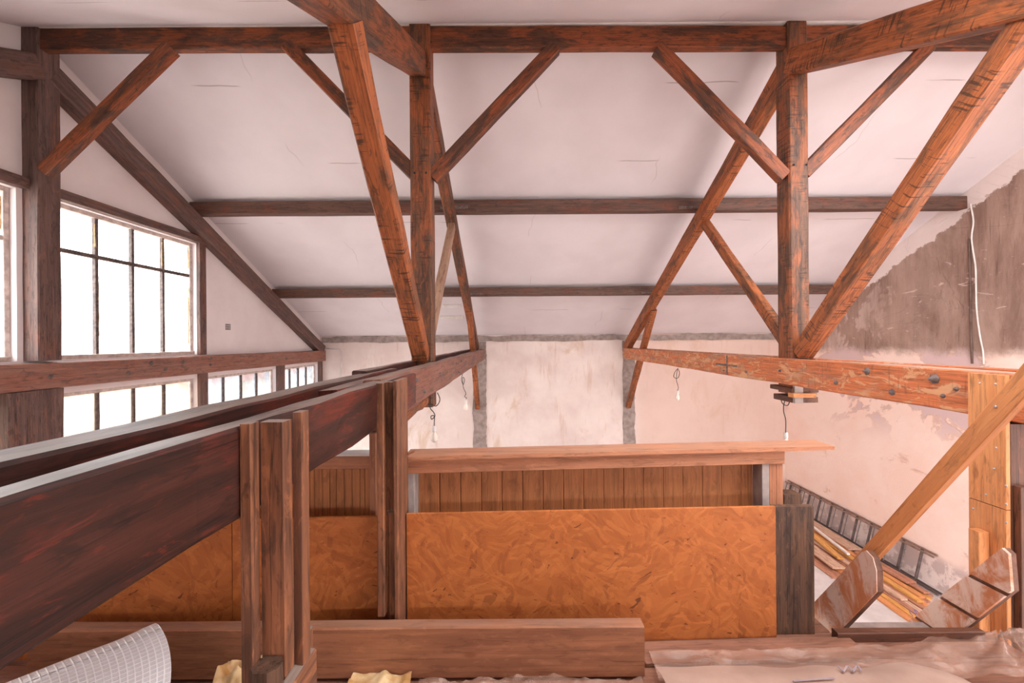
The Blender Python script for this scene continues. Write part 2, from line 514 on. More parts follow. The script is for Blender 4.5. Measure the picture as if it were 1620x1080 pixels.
def frame(p0, p1, up):
    ex = (p1 - p0).normalized()
    if abs(ex.dot(up)) > 0.97:
        up = Vector((0, 1, 0)) if abs(ex.y) < 0.9 else Vector((1, 0, 0))
    ez = (up - ex * ex.dot(up)).normalized()
    ey = ez.cross(ex)
    m = Matrix((ex, ey, ez)).transposed().to_4x4()
    m.translation = (p0 + p1) / 2 + Vector((0, 0, H))
    return m


def beam(name, p0, p1, wd, ht, mat, parent=None, up=(0, 0, 1), ch=0.006, jit=0.002, step=0.4, cut0=0.0, cut1=0.0):
    """hewn timber: local X along the length; wd across, ht along 'up'. cut: end slant (shift of the upper edge)"""
    p0, p1 = Vector(p0), Vector(p1)
    L = (p1 - p0).length
    n = max(1, min(24, int(L / step)))
    ch = min(ch, wd * 0.3, ht * 0.3)
    a, b = wd / 2, ht / 2
    prof = [(-a + ch, -b), (a - ch, -b), (a, -b + ch), (a, b - ch), (a - ch, b), (-a + ch, b), (-a, b - ch), (-a, -b + ch)]
    vs, fs = [], []
    for i in range(n + 1):
        x = -L / 2 + L * i / n
        js = [(random.uniform(-jit, jit), random.uniform(-jit, jit)) for _ in range(4)]
        cut = cut0 if i == 0 else (cut1 if i == n else 0)
        for k, (y, z) in enumerate(prof):
            q = js[((k + 1) // 2) % 4]
            vs.append((x + cut * z / b, y + q[0], z + q[1]))
    for i in range(n):
        for k in range(8):
            k2 = (k + 1) % 8
            fs.append((i * 8 + k, i * 8 + k2, (i + 1) * 8 + k2, (i + 1) * 8 + k)[::-1])
    fs.append(tuple(range(8)))
    fs.append(tuple(n * 8 + k for k in range(7, -1, -1)))
    me = bpy.data.meshes.new(name)
    me.from_pydata(vs, [], fs)
    bm = bmesh.new()
    bm.from_mesh(me)
    bmesh.ops.recalc_face_normals(bm, faces=bm.faces)
    bm.to_mesh(me)
    bm.free()
    return link(name, me, mat, parent, frame(p0, p1, Vector(up)))


def box(name, x0, x1, y0, y1, z0, z1, mat, parent=None, ch=0.003, jit=0.0, axis=None):
    d = (x1 - x0, y1 - y0, z1 - z0)
    ax = axis if axis is not None else d.index(max(d))
    c = ((x0 + x1) / 2, (y0 + y1) / 2, (z0 + z1) / 2)
    p0, p1 = list(c), list(c)
    p0[ax] -= d[ax] / 2
    p1[ax] += d[ax] / 2
    if ax == 2:      # up hint becomes Y
        return beam(name, p0, p1, d[0], d[1], mat, parent, (0, 1, 0), ch, jit)
    return beam(name, p0, p1, d[1] if ax == 0 else d[0], d[2], mat, parent, (0, 0, 1), ch, jit)


def U(px, py, Y):
    """photo pixel at depth Y -> relative point"""
    u, v = px - 810.0, 540.0 - py
    c, s = math.cos(ROLL), math.sin(ROLL)
    return Vector(((u * c + v * s) * Y / F, Y, (-u * s + v * c) * Y / F))


def UX(px, py, X):
    p = U(px, py, 1.0)
    return p * (X / p.x)


def UZ(px, py, Z):
    p = U(px, py, 1.0)
    return p * (Z / p.z)


def meshobj(name, vs, fs, mat, parent=None, smooth=False):
    """vertices in relative world coordinates; the object sits at their middle"""
    c = sum((Vector(v) for v in vs), Vector()) / len(vs)
    me = bpy.data.meshes.new(name)
    me.from_pydata([tuple(Vector(v) - c) for v in vs], [], fs)
    bm = bmesh.new()
    bm.from_mesh(me)
    bmesh.ops.recalc_face_normals(bm, faces=bm.faces)
    bm.to_mesh(me)
    bm.free()
    if smooth:
        for p in me.polygons:
            p.use_smooth = True
    return link(name, me, mat, parent, Matrix.Translation((c.x, c.y, c.z + H)))


def tube(name, pts, r, mat, parent=None, sides=6):
    pts = [Vector(p) for p in pts]
    vs, fs = [], []
    up = Vector((0.3, 0.9, 0.2)).normalized()
    for i, p in enumerate(pts):
        t = (pts[min(i + 1, len(pts) - 1)] - pts[max(i - 1, 0)]).normalized()
        a = up.cross(t)
        if a.length < 0.05:
            a = Vector((1, 0, 0)).cross(t)
        a.normalize()
        b = t.cross(a)
        for k in range(sides):
            an = 2 * math.pi * k / sides
            vs.append(p + (a * math.cos(an) + b * math.sin(an)) * r)
    for i in range(len(pts) - 1):
        for k in range(sides):
            k2 = (k + 1) % sides
            fs.append((i * sides + k, i * sides + k2, (i + 1) * sides + k2, (i + 1) * sides + k))
    fs.append(tuple(range(sides)))
    fs.append(tuple((len(pts) - 1) * sides + k for k in range(sides)))
    return meshobj(name, vs, fs, mat, parent, True)


def smooth_pts(pts, n=5):
    out = []
    P = [Vector(p) for p in pts]
    for i in range(len(P) - 1):
        p0, p1, p2, p3 = P[max(i - 1, 0)], P[i], P[i + 1], P[min(i + 2, len(P) - 1)]
        for k in range(n):
            t = k / n
            out.append(0.5 * ((2 * p1) + (p2 - p0) * t + (2 * p0 - 5 * p1 + 4 * p2 - p3) * t * t + (3 * p1 - p0 - 3 * p2 + p3) * t ** 3))
    out.append(P[-1])
    return out


def lathe(name, c, prof, mat, parent=None, axis=(0, 0, 1), seg=14):
    ax = Vector(axis).normalized()
    a = ax.orthogonal().normalized()
    b = ax.cross(a)
    vs, fs = [], []
    c = Vector(c)
    for r, h in prof:
        for k in range(seg):
            an = 2 * math.pi * k / seg
            vs.append(c + ax * h + (a * math.cos(an) + b * math.sin(an)) * r)
    for i in range(len(prof) - 1):
        for k in range(seg):
            k2 = (k + 1) % seg
            fs.append((i * seg + k, i * seg + k2, (i + 1) * seg + k2, (i + 1) * seg + k))
    fs.append(tuple(range(seg)))
    fs.append(tuple((len(prof) - 1) * seg + k for k in range(seg)))
    return meshobj(name, vs, fs, mat, parent, True)


def bolt(p, axis, parent, r=0.022, long=0.03):
    """nut and washer on a timber face"""
    return lathe('bolt', p, [(r * .9, -0.004), (r * .9, 0.003), (r * .58, 0.004), (r * .55, 0.011), (r * 0.3, 0.012), (r * 0.28, long * .6)], M['iron'], parent, axis, 6)


def prism_x(name, poly, x0, x1, mat, parent=None):
    """polygon in (Y, Z) extruded along X"""
    n = len(poly)
    vs = [(x0, y, z) for y, z in poly] + [(x1, y, z) for y, z in poly]
    fs = [tuple(range(n)), tuple(range(2 * n - 1, n - 1, -1))] + [(i, (i + 1) % n, n + (i + 1) % n, n + i) for i in range(n)]
    return meshobj(name, vs, fs, mat, parent)


def roof_z(y):
    return 3.08 - 0.5 * abs(y - 3.95)


XL, XR, YF, YN = -4.65, 6.6, 9.8, -1.9
TOPK = 2.83                      # top of the rafters at the ridge


# ------------------------------------------------------------------ the setting
def struct(o):
    o['kind'] = 'structure'
    return o


def gable_wall(name, x_in, x_out, holes, mat):
    ys = sorted({YN, YF + 0.2, 3.95} | {v for h in holes for v in h[:2]})
    zs = sorted({-H, 3.3} | {v for h in holes for v in h[2:]})
    bm = bmesh.new()
    vv = {}

    def vert(y, z):
        k = (round(y, 4), round(z, 4))
        if k not in vv:
            vv[k] = bm.verts.new((x_in, y, z))
        return vv[k]
    for i in range(len(ys) - 1):
        for j in range(len(zs) - 1):
            cy, cz = (ys[i] + ys[i + 1]) / 2, (zs[j] + zs[j + 1]) / 2
            if any(h[0] < cy < h[1] and h[2] < cz < h[3] for h in holes):
                continue
            bm.faces.new((vert(ys[i], zs[j]), vert(ys[i + 1], zs[j]), vert(ys[i + 1], zs[j + 1]), vert(ys[i], zs[j + 1])))
    r = bmesh.ops.extrude_face_region(bm, geom=list(bm.faces))
    for v in r['geom']:
        if isinstance(v, bmesh.types.BMVert):
            v.co.x = x_out
    for s in (1, -1):
        g = bm.verts[:] + bm.edges[:] + bm.faces[:]
        rr = bmesh.ops.bisect_plane(bm, geom=g, plane_co=(0, 3.95, 3.08 + 0.05), plane_no=(0, 0.5 * s, 1), clear_outer=True)
        ed = [e for e in rr['geom_cut'] if isinstance(e, bmesh.types.BMEdge)]
        bmesh.ops.holes_fill(bm, edges=ed)
    bmesh.ops.recalc_face_normals(bm, faces=bm.faces)
    for v in bm.verts:
        v.co.z += H
    me = bpy.data.meshes.new(name)
    bm.to_mesh(me)
    bm.free()
    return struct(link(name, me, mat))


WIN = {1: (4.12, 5.97, -0.15, 1.48), 2: (2.05, 3.80, -0.15, 1.48), 3: (4.12, 5.97, -3.1, -0.50),
       4: (6.14, 7.95, -3.1, -0.50), 5: (8.2, 9.66, -3.1, -0.50), 6: (1.95, 3.60, -3.1, -0.50)}  # lower windows lengthened out of sight to let in more daylight
gable_wall('wall_left', XL, XL - 0.22, list(WIN.values()), M['gable_paint'])
gable_wall('wall_right', XR, XR + 0.22, [ADDED_SIDE], M['right_wall'])


def slab(name, vs4, th, mat, nrm):
    n = Vector(nrm) * th
    vs = [Vector(v) for v in vs4]
    v8 = vs + [v + n for v in vs]
    fs = [(0, 1, 2, 3), (7, 6, 5, 4)] + [(i, (i + 1) % 4, 4 + (i + 1) % 4, 4 + i) for i in range(4)]
    me = bpy.data.meshes.new(name)
    me.from_pydata([(v.x, v.y, v.z + H) for v in v8], [], fs)
    bm = bmesh.new()
    bm.from_mesh(me)
    bmesh.ops.recalc_face_normals(bm, faces=bm.faces)
    bm.to_mesh(me)
    bm.free()
    return struct(link(name, me, mat))


slab('wall_far', [(XL - .2, YF, -H), (XR + .2, YF, -H), (XR + .2, YF, .2), (XL - .2, YF, .2)], 0.25, M['far_wall'], (0, 1, 0))
# wall behind the viewer: pillars, sill and lintel round the added daylight openings
wn = bmesh.new()
for (a, b, c, d) in ((XL, ADDED_STRIP[0], -1.6, .2), (ADDED_STRIP[1], XR, -1.6, .2), (ADDED_STRIP[0], ADDED_STRIP[1], -1.6, ADDED_STRIP[2]), (ADDED_STRIP[0], ADDED_STRIP[1], ADDED_STRIP[3], .2), (XL, ADDED_FRONT[0], -H, -1.6), (ADDED_FRONT[1], XR, -H, -1.6), (ADDED_FRONT[0], ADDED_FRONT[1], -H, ADDED_FRONT[2])):
    g = bmesh.ops.create_cube(wn, size=1)
    bmesh.ops.scale(wn, vec=(b - a, 0.2, d - c), verts=g['verts'])
    bmesh.ops.translate(wn, vec=((a + b) / 2, YN - 0.1, (c + d) / 2 + H), verts=g['verts'])
me = bpy.data.meshes.new('wall_near')
wn.to_mesh(me)
wn.free()
struct(link('wall_near', me, M['gable_paint']))
slab('ceiling', [(XL - .2, 3.95, 3.08), (XR + .2, 3.95, 3.08), (XR + .2, YF + .25, roof_z(YF + .25)), (XL - .2, YF + .25, roof_z(YF + .25))], 0.2, M['ceiling'], (0, 0.447, 0.894))
# near slope with its added daylight openings
bm = bmesh.new()
xs = sorted({XL - .2, XR + .2} | {v for k in ADDED_ROOF for v in k[:2]})
yy = sorted({YN - .25, 3.95} | {v for k in ADDED_ROOF for v in k[2:]})
for i in range(len(xs) - 1):
    for j in range(len(yy) - 1):
        mx_, my_ = (xs[i] + xs[i + 1]) / 2, (yy[j] + yy[j + 1]) / 2
        if any(k[0] < mx_ < k[1] and k[2] < my_ < k[3] for k in ADDED_ROOF):
            continue
        bm.faces.new([bm.verts.new((a, b, roof_z(b) + H)) for a, b in ((xs[i], yy[j]), (xs[i + 1], yy[j]), (xs[i + 1], yy[j + 1]), (xs[i], yy[j + 1]))])
bmesh.ops.remove_doubles(bm, verts=bm.verts, dist=1e-4)
r = bmesh.ops.extrude_face_region(bm, geom=list(bm.faces))
for v in r['geom']:
    if isinstance(v, bmesh.types.BMVert):
        v.co += Vector((0, -.09, .18))
bmesh.ops.recalc_face_normals(bm, faces=bm.faces)
me = bpy.data.meshes.new('ceiling')
bm.to_mesh(me)
bm.free()
struct(link('ceiling', me, M['ceiling']))
slab('floor', [(XL - .2, YN - .2, -H), (XR + .2, YN - .2, -H), (XR + .2, YF + .2, -H), (XL - .2, YF + .2, -H)], -0.2, M['concrete'], (0, 0, 1))

# mezzanine deck: boards along X
FZ = -1.5
deck = struct(link('mezzanine_floor', None, mw=Matrix.Translation((-1.0, 0.2, FZ + H))))
yb = YN + 0.02
k = 0
while yb < 2.4:
    y1 = min(yb + 0.172, 2.42)
    xe = 1.62 if yb > 1.95 else 2.42
    box('plank', XL + .01, xe, yb, y1 - 0.004, FZ - 0.03, FZ - random.uniform(0, .002), M['floor_board'], deck, 0.003)
    yb = y1
for xj in (-4.2, -3.2, -2.2, -1.2, -0.2, 0.8, 1.5, 2.3):
    box('joist', xj - .04, xj + .04, YN + .02, 1.95, FZ - .2, FZ - .031, M['core_dark'], deck)


def ragged_strip(name, a, b, half, axis_n, th, mat, amp=0.02, n=60, offs=(0, -1, 0)):
    """flat band from a to b with torn edges, standing proud by th along offs"""
    a, b, nrm, of = Vector(a), Vector(b), Vector(axis_n), Vector(offs) * th
    vs, fs = [], []
    for i in range(n + 1):
        p = a.lerp(b, i / n)
        u = half + random.uniform(-amp, amp) * .25 + amp * (mnoise.noise(p * 2.1) + .5 * mnoise.noise(p * 7.3))
        d = half + random.uniform(-amp, amp) * .15 + amp * mnoise.noise(p * 2.7 + Vector((9, 3, 1)))
        vs += [p + nrm * u + of, p - nrm * d + of, p + nrm * u, p - nrm * d]
    for i in range(n):
        q, r = 4 * i, 4 * (i + 1)
        fs += [(q, q + 1, r + 1, r), (q, r, r + 2, q + 2), (q + 1, q + 3, r + 3, r + 1)]
    return struct(meshobj(name, vs, fs, mat))


ragged_strip('trim_1', (XL + .05, YF - .002, .075), (XR - .05, YF - .002, .075), 0.07, (0, 0, 1), 0.03, M['cement'], 0.025, 150)
ragged_strip('trim_2', (-.79, YF - .002, .0), (-.79, YF - .002, -H), 0.155, (1, 0, 0), 0.02, M['cement'], 0.03, 70)
ragged_strip('trim_3', (2.82, YF - .002, .0), (2.82, YF - .002, -H), 0.145, (1, 0, 0), 0.02, M['cement'], 0.03, 70)
box('trim_4', XL + .02, XR - .02, 3.86, 4.02, 3.035, 3.075, M['white_paint'], None)['kind'] = 'structure'


# windows of the gable
def window(num, upper, cols, mat_glass, mull_mat, sash=False):
    y0, y1, z0, z1 = WIN[num]
    r = struct(link('window_%d' % num, None, mw=Matrix.Translation((XL - .08, (y0 + y1) / 2, z0 + H))))
    x0, x1 = XL - 0.12, XL - 0.06
    fw = 0.045
    fm = M['frame_paint']
    box('window_frame', x0, x1, y0, y0 + fw, z0, z1, fm, r, 0.004, 0.001)
    box('window_frame', x0, x1, y1 - fw, y1, z0, z1, fm, r, 0.004, 0.001)
    box('window_frame', x0, x1, y0 + fw, y1 - fw, z1 - fw, z1, fm, r, 0.004, 0.001)
    box('window_frame', x0, x1 + .06, y0 + fw, y1 - fw, z0, z0 + fw, fm, r, 0.004, 0.001)
    a, b = y0 + fw, y1 - fw
    ed = [a + (b - a) * i / cols for i in range(cols + 1)]
    rows = [(z0 + fw, z1 - fw)]
    if upper:
        rows = [(z0 + fw, 0.978), (1.022, z1 - fw)]
        box('transom', x0 + .01, x1 - .01, a, b, 0.978, 1.022, mull_mat, r, 0.003, 0.001)
    if not upper:
        rows = [(-1.63, z1 - fw), (z0 + fw, -1.67)]  # clear bottom row is added, hidden by the guard, to admit daylight
        box('transom', x0 + .01, x1 - .01, a, b, -1.67, -1.63, mull_mat, r, 0.003, 0.001)
    for i in range(1, cols):
        wv = 0.055 if sash and i % 2 == 0 else 0.036
        box('mullion', x0 + .01, x1 - .005, ed[i] - wv / 2, ed[i] + wv / 2, z0 + fw, z1 - fw, mull_mat, r, 0.003, 0.001)
    for i in range(cols):
        for za, zb in rows:
            box('pane', x0 + .028, x0 + .033, ed[i] + .012, ed[i + 1] - .012, za, zb, mat_glass if zb > -1.6 else M['glass'], r, 0.0005)
            if num in (1, 2, 3, 6) and random.random() < .8:   # crumbling putty lines
                yy = ed[i] + .016 if random.random() < .5 else ed[i + 1] - .016
                l0 = za + random.uniform(0, .25) * (zb - za)
                l1 = zb - random.uniform(0, .25) * (zb - za)
                beam('putty', (x1 - .012, yy, l0), (x1 - .012, yy, l1), .012, .012, M['putty'], r, (0, 1, 0), .003, .003, .06)
    return r


window(1, True, 4, M['glass'], M['steel_bar'])
window(2, True, 3, M['glass'], M['frame_paint'], True)
window(3, False, 4, M['glass_dirty'], M['steel_bar'])
window(4, False, 4, M['glass_frost'], M['steel_bar'])
window(5, False, 4, M['glass_frost'], M['steel_bar'])
window(6, False, 2, M['glass_dirty'], M['frame_paint'])


# ------------------------------------------------------------------ roof trusses
def rafters(t, xc, wd, near_mat, far_mat, xf=None, wf=None):
    h = 0.225
    zc = TOPK - 0.13
    beam('rafter', (xc, 3.88, zc - .5 * .07), (xc, YN + .15, zc - .5 * (3.95 - YN - .15)), wd, h, near_mat, t, ch=.012, jit=.004)
    xf = xc if xf is None else xf
    beam('rafter', (xf, 4.0, zc - .025), (xf, 9.7, zc - .5 * 5.75), wf or wd, h, far_mat, t, ch=.01, jit=.004)


def web(t, xc, m_near, m_far, m_knee):
    beam('strut', (xc, 3.84, -.13), (xc, 2.12, 1.68), .15, .135, m_near, t, ch=.01, jit=.004)
    beam('strut', (xc + .02, 4.03, -.08), (xc + .02, 5.78, 1.66), .085, .125, m_far, t, ch=.006, jit=.003)
    beam('knee_brace', (xc + .03, 7.95, .62), (xc + .03, 9.74, -1.58), .11, .13, m_knee, t, ch=.008, jit=.004)


# truss over the near tie beam
t1 = thing('roof_truss', 'dark timber truss whose double tie beam runs close past the foil roll and bolted posts', 'roof truss', (-.86, 3.95, -.2), 'timber roof trusses')
kp = beam('king_post', (-.86, 3.945, -.62), (-.86, 3.945, 3.06), .20, .19, M['truss'], t1, (0, 1, 0), .012, .003)
rafters(t1, -.88, .16, M['truss'], M['truss'], -.86, .13)
web(t1, -.865, M['truss_hot'], M['strut_tan'], M['truss_hot'])
T0, T1 = -.19, -.40
tn = beam('tie_beam', (-.667, YN + .1, (T0 + T1) / 2), (-.667, 2.62, (T0 + T1) / 2 - .005), .09, T0 - T1, M['tie_dark'], t1, ch=.008, jit=.005, step=.25)
beam('tie_beam', (-.855, YN + .1, (T0 + T1) / 2), (-.905, 3.0, (T0 + T1) / 2), .105, T0 - T1, M['tie_dark'], t1, ch=.008, jit=.005, step=.25)
tf = beam('tie_beam', (-.708, 2.05, -.315), (-.715, 9.76, -.30), .092, .25, M['tie_mid'], t1, ch=.008, jit=.005, step=.25)
beam('tie_beam', (-.945, 2.5, -.30), (-1.0, 9.76, -.30), .092, .25, M['tie_dark'], t1, ch=.008, jit=.005, step=.25)
beam('packing_board', (-.81, 1.75, -.235), (-.81, 3.8, -.235), .10, .06, M['tie_dark'], t1, ch=.004, jit=.004)
beam('splice_block', (-.745, 2.25, -.50), (-.745, 3.3, -.47), .10, .10, M['truss'], t1, ch=.02, jit=.012, step=.12)
for px, py in ((658, 601), (697, 592), (722, 575), (730, 571), (715, 592), (725, 589), (671, 619), (762, 565)):
    bolt(UX(px, py, -.662), (1, 0, 0), tf, .02, .045)
box('iron_strap', -.664, -.658, 2.42, 2.72, -.345, -.335, M['iron'], t1)
for i in range(3):
    lathe('bolt_hole', UX(647 + 5 * i, 615 - 2 * i, -.663), [(.012, 0), (.012, .004), (.006, .006)], M['black'], t1, (1, 0, 0), 8)
for sx in (-.055, .055):
    lathe('peg', (-.86 + sx, 3.848, 1.61), [(.011, 0), (.010, .006)], M['black'], kp, (0, -1, 0), 8)

# truss over the orange tie beam
t2 = thing('roof_truss', 'timber truss with a worn orange bolted tie beam ending at the pine-clad column', 'roof truss', (2.745, 3.95, -.2), 'timber roof trusses')
kp2 = beam('king_post', (2.745, 3.945, -.52), (2.745, 3.945, 3.06), .19, .19, M['truss'], t2, (0, 1, 0), .014, .003)
rafters(t2, 2.725, .155, M['truss_hot'], M['truss_hot'], 2.745, .13)
web(t2, 2.755, M['truss_hot'], M['truss_hot'], M['truss_hot'])
tb2 = beam('tie_beam', (2.515, YN + .1, -.305), (2.715, 9.76, -.30), .09, .245, M['tie_hot'], t2, ch=.008, jit=.004, step=.3)
beam('tie_beam', (2.86, YN + .1, -.305), (2.90, 9.76, -.30), .09, .245, M['tie_hot'], t2, ch=.008, jit=.004, step=.3)
def x_tie2(y):
    return 2.515 + .2 * (y + 1.8) / 11.56 - .047
for px, py, r in ((1323, 605, .022), (1372, 587, .03), (1411, 620, .026), (1478, 599, .034), (1513, 615, .014), (1492, 626, .014), (1234, 586, .016), (1181, 588, .016), (1145, 586, .012)):
    q = UX(px, py, 2.57)
    q = UX(px, py, x_tie2(q.y))
    bolt(q, (-1, 0, 0), tb2, r, .03 if r < .03 else .05)
q = UX(1150, 577, x_tie2(4.9))
box('iron_strap', q.x - .005, q.x + .004, q.y - .01, q.y + .01, -.42, -.19, M['iron'], t2)
box('iron_strap', q.x - .005, q.x + .004, q.y - .22, q.y + .26, -.315, -.295, M['iron'], t2)
# packing cleats bolted under the king post
for (dx0, dx1, y0, y1, z0, z1, mm) in ((-.12, .13, 3.80, 4.12, -.50, -.455, 'core_dark'), (-.13, .08, 3.76, 3.84, -.545, -.505, 'pine'), (-.10, .14, 3.82, 4.10, -.60, -.545, 'core_dark'), (-.1, -.02, 3.79, 3.82, -.60, -.43, 'grey_stud')):
    box('cleat', 2.745 + dx0, 2.745 + dx1, y0, y1, z0, z1, M[mm], t2, .004, .002)
for sx in (-.05, .07):
    lathe('peg', (2.745 + sx, 3.848, 1.66), [(.011, 0), (.010, .006)], M['black'], kp2, (0, -1, 0), 8)

# truss built into the gable wall with the windows
t0 = thing('roof_truss', 'reddish timber truss framing the windows of the white gable wall', 'roof truss', (-4.6, 3.95, -.2), 'timber roof trusses')
XI = -4.5
beam('king_post', (-4.6, 3.95, -.15), (-4.6, 3.95, 3.06), .2, .20, M['gable'], t0, (0, 1, 0), .01, .003)
rafters(t0, -4.575, .16, M['gable'], M['gable'])
g = beam('tie_beam', (-4.575, YN + .1, -.29), (-4.575, 9.76, -.305), .16, .255, M['gable_tie'], t0, ch=.01, jit=.004, step=.3)
for px, py in ((203, 590), (240, 574), (262, 584), (290, 573), (333, 577), (333, 566), (80, 596), (453, 567)):
    bolt(UX(px, py, -4.494), (1, 0, 0), g, .028, .04)
beam('window_header', (-4.63, YN + .1, 1.54), (-4.63, 6.15, 1.54), .10, .10, M['gable'], t0, jit=.003)
box('stud', -4.69, -4.60, 5.975, 6.10, -.16, 1.62, M['gable'], t0, .004, .003)
box('stud', -4.69, -4.60, 5.975, 6.12, -3.6, -.43, M['gable'], t0, .004, .003)
box('stud', -4.69, -4.60, 7.96, 8.19, -3.6, -.43, M['gable'], t0, .004, .003)
box('stud', -4.70, -4.58, 9.67, 9.78, -3.6, -.43, M['gable'], t0, .004, .003)
box('stud', -4.70, -4.54, 3.84, 4.10, -3.6, -.43, M['gable'], t0, .006, .004)
box('stud', -4.70, -4.50, 3.61, 3.82, -3.6, -.43, M['gable'], t0, .006, .004)

# ridge beam with its braces
rb = thing('ridge_beam', 'dark brown ridge beam with diagonal braces along the top of the ceiling', 'roof beam', (1.0, 3.92, 2.92))
beam('beam', (XL + .0, 3.915, 2.945), (XR - .0, 3.915, 2.885), .075, .21, M['ridge'], rb, ch=.006, jit=.003)
for (a, b, yc, th) in (((72, 272), (272, 76), 3.83, .09), ((455, 72), (662, 282), 3.915, .08), ((684, 282), (878, 76), 3.915, .09), ((1040, 78), (1240, 280), 3.90, .09), ((1270, 275), (1468, 74), 3.915, .08)):
    beam('brace', U(a[0], a[1], yc), U(b[0], b[1], yc), th, .125, M['ridge'], rb, ch=.006, jit=.003)

for (ya, yb2, za, zb, nm, lab, px) in ((5.85, 5.99, 1.875, 2.055, 'purlin', 'brown purlin crossing the slope, the upper one of two, thicker looking', (718, 327, 1095, 327)),
                                      (7.85, 7.98, .885, 1.055, 'purlin', 'brown purlin crossing the slope low, just above the far wall', (748, 464, 1030, 462))):
    p = thing(nm, lab, 'roof beam', (1.0, (ya + yb2) / 2, za), 'purlins')
    beam('beam', (XL, (ya + yb2) / 2, (za + zb) / 2), (XR, (ya + yb2) / 2, (za + zb) / 2), yb2 - ya, zb - za, M['purlin'], p, ch=.005, jit=.003)
    for i in (0, 2):
        q = U(px[i], px[i + 1], ya - .004)
        box('iron_bracket', q.x - .20, q.x + .20, ya - .02, ya - .002, q.z - .03, q.z + .008, M['iron'], p)
        for s in (-.17, .17):
            lathe('bolt', (q.x + s, ya - .02, q.z - .01), [(.012, 0), (.01, .012)], M['iron'], p, (0, -1, 0), 6)

# ------------------------------------------------------------------ bolted posts on the tie beam
gp = thing('guard_post', 'stepped post of three brown boards against the dark tie beam, nearest to view', 'post', (-.57, .97, FZ), 'board posts on the tie beam')
for (x0, x1, y0, y1, zt) in ((-.621, -.596, .92, .953, -.183), (-.596, -.541, .955, .992, -.186), (-.541, -.518, .993, 1.03, -.17)):
    box('board', x0, x1, y0, y1, FZ, zt, M['post'], gp, .002, .0012)
bl = box('block', -.598, -.535, .90, .954, -1.05, -.735, M['plank_dark'], gp, .02, .001)
lathe('bolt', (-.566, .90, -.81), [(.014, -.002), (.014, .006), (.006, .01)], M['iron'], gp, (0, -1, 0), 8)
box('foot_rail', -.543, -.512, .45, 1.05, -1.1, -.79, M['post'], gp, .004, .002, 1)
box('foot_rail', -.562, -.538, 1.04, 1.085, -1.1, -.757, M['post'], gp, .003, .001)

gp2 = thing('guard_post', 'hollow brown board post on the tie beam standing at the shelf end', 'post', (-.57, 1.93, FZ), 'board posts on the tie beam')
box('board', -.628, -.595, 1.86, 1.90, -1.26, -.188, M['post'], gp2, .003, .001)
box('board', -.618, -.552, 1.935, 1.975, -.80, -.19, M['post'], gp2, .002)
box('board', -.594, -.553, 1.90, 1.934, FZ, -.80, M['post'], gp2, .012, .001)
box('board', -.552, -.531, 1.865, 2.05, FZ, -.178, M['post'], gp2, .003, .001)

# ------------------------------------------------------------------ OSB guard, shelf and cladding
def sheared(name, x0, x1, yA, slope, d, z0, z1, mat, parent=None, ch=.002, jit=0.0, axis=0):
    """board facing the viewer whose front follows y = yA + slope*x"""
    if axis == 0:
        p0 = (x0, yA + slope * x0 + d / 2, (z0 + z1) / 2)
        p1 = (x1, yA + slope * x1 + d / 2, (z0 + z1) / 2)
        return beam(name, p0, p1, d, z1 - z0, mat, parent, ch=ch, jit=jit)
    xm = (x0 + x1) / 2
    y = yA + slope * xm + d / 2
    return beam(name, (xm, y, z0), (xm, y, z1), x1 - x0, d, mat, parent, (0, 1, 0), ch, jit)


OS, OY = .03, 2.0
for (x0, x1, zt, lab) in ((-.524, 1.322, -.842, 'wide orange strand board under the pine shelf, beside the dark upright plank'),
                          (-1.362, -.603, -.852, 'strand board seen between the two board posts'),
                          (-2.62, -1.366, -.852, 'strand board behind the dark tie beam, above the foil roll')):
    b = sheared('strand_board', x0, x1, OY, OS, .016, FZ, zt, M['osb'], None, .001)
    tag(b, lab, 'board', 'strand board panels')

tag(sheared('upright_plank', 1.326, 1.532, 2.015, .03, .035, FZ, -.853, M['plank_dark'], None, .004, .001, 2),
    'dark cracked plank standing upright at the end of the strand board', 'plank')
tag(box('wood_offcut', 1.50, 1.60, 2.24, 2.32, FZ, -.86, M['plank_dark'], None, .003),
    'small brown post stub peeping above the dark upright plank', 'post')

SS, SY = .06, 2.1
pw = thing('shelf_wall', 'pine guard wall with a long shelf top over vertical boards', 'guard wall', (.5, 2.25, FZ))
# shelf with skewed free end
ya, yb3 = SY + SS * -.56, SY + SS * 1.755
meshobj('shelf', [(-.56, ya, -.605), (1.755, yb3, -.605), (1.755, yb3 + .15, -.605), (-.56, ya + .15, -.605),
                  (-.56, ya, -.585), (1.755, yb3, -.585), (1.755, yb3 + .15, -.585), (-.56, ya + .15, -.585)],
        [(0, 1, 2, 3), (4, 5, 6, 7), (0, 1, 5, 4), (1, 2, 6, 5), (2, 3, 7, 6), (3, 0, 4, 7)], M['pine_shelf'], pw)
sheared('fascia', -.555, 1.49, SY + .03, SS, .022, -.682, -.605, M['pine_shelf'], pw)
sheared('stud', -.553, -.517, SY + .045, SS, .09, FZ, -.682, M['grey_stud'], pw, axis=2)
sheared('stud', 1.372, 1.412, SY + .045, SS, .09, FZ, -.682, M['grey_stud'], pw, axis=2)
sheared('end_board', 1.414, 1.452, SY + .045, SS, .02, FZ, -.606, M['pine_shelf'], pw, axis=2)
sheared('end_board', 1.454, 1.49, SY + .045, SS, .02, FZ, -.606, M['pine_shelf'], pw, axis=2)
sheared('gap_stop_panel', -.52, 1.37, SY + .146, SS, .01, FZ, -.607, M['core_dark'], pw)  # added panel, stops daylight showing through the board gaps
x = -.515
i = 0
while x < 1.36:
    wv = .1135
    sheared('cladding_board', x, min(x + wv - .002, 1.37), SY + .13 + random.uniform(0, .002), SS, .014, FZ, -.607, M['pine_tg'], pw, .004, axis=2)
    x += wv
    i += 1

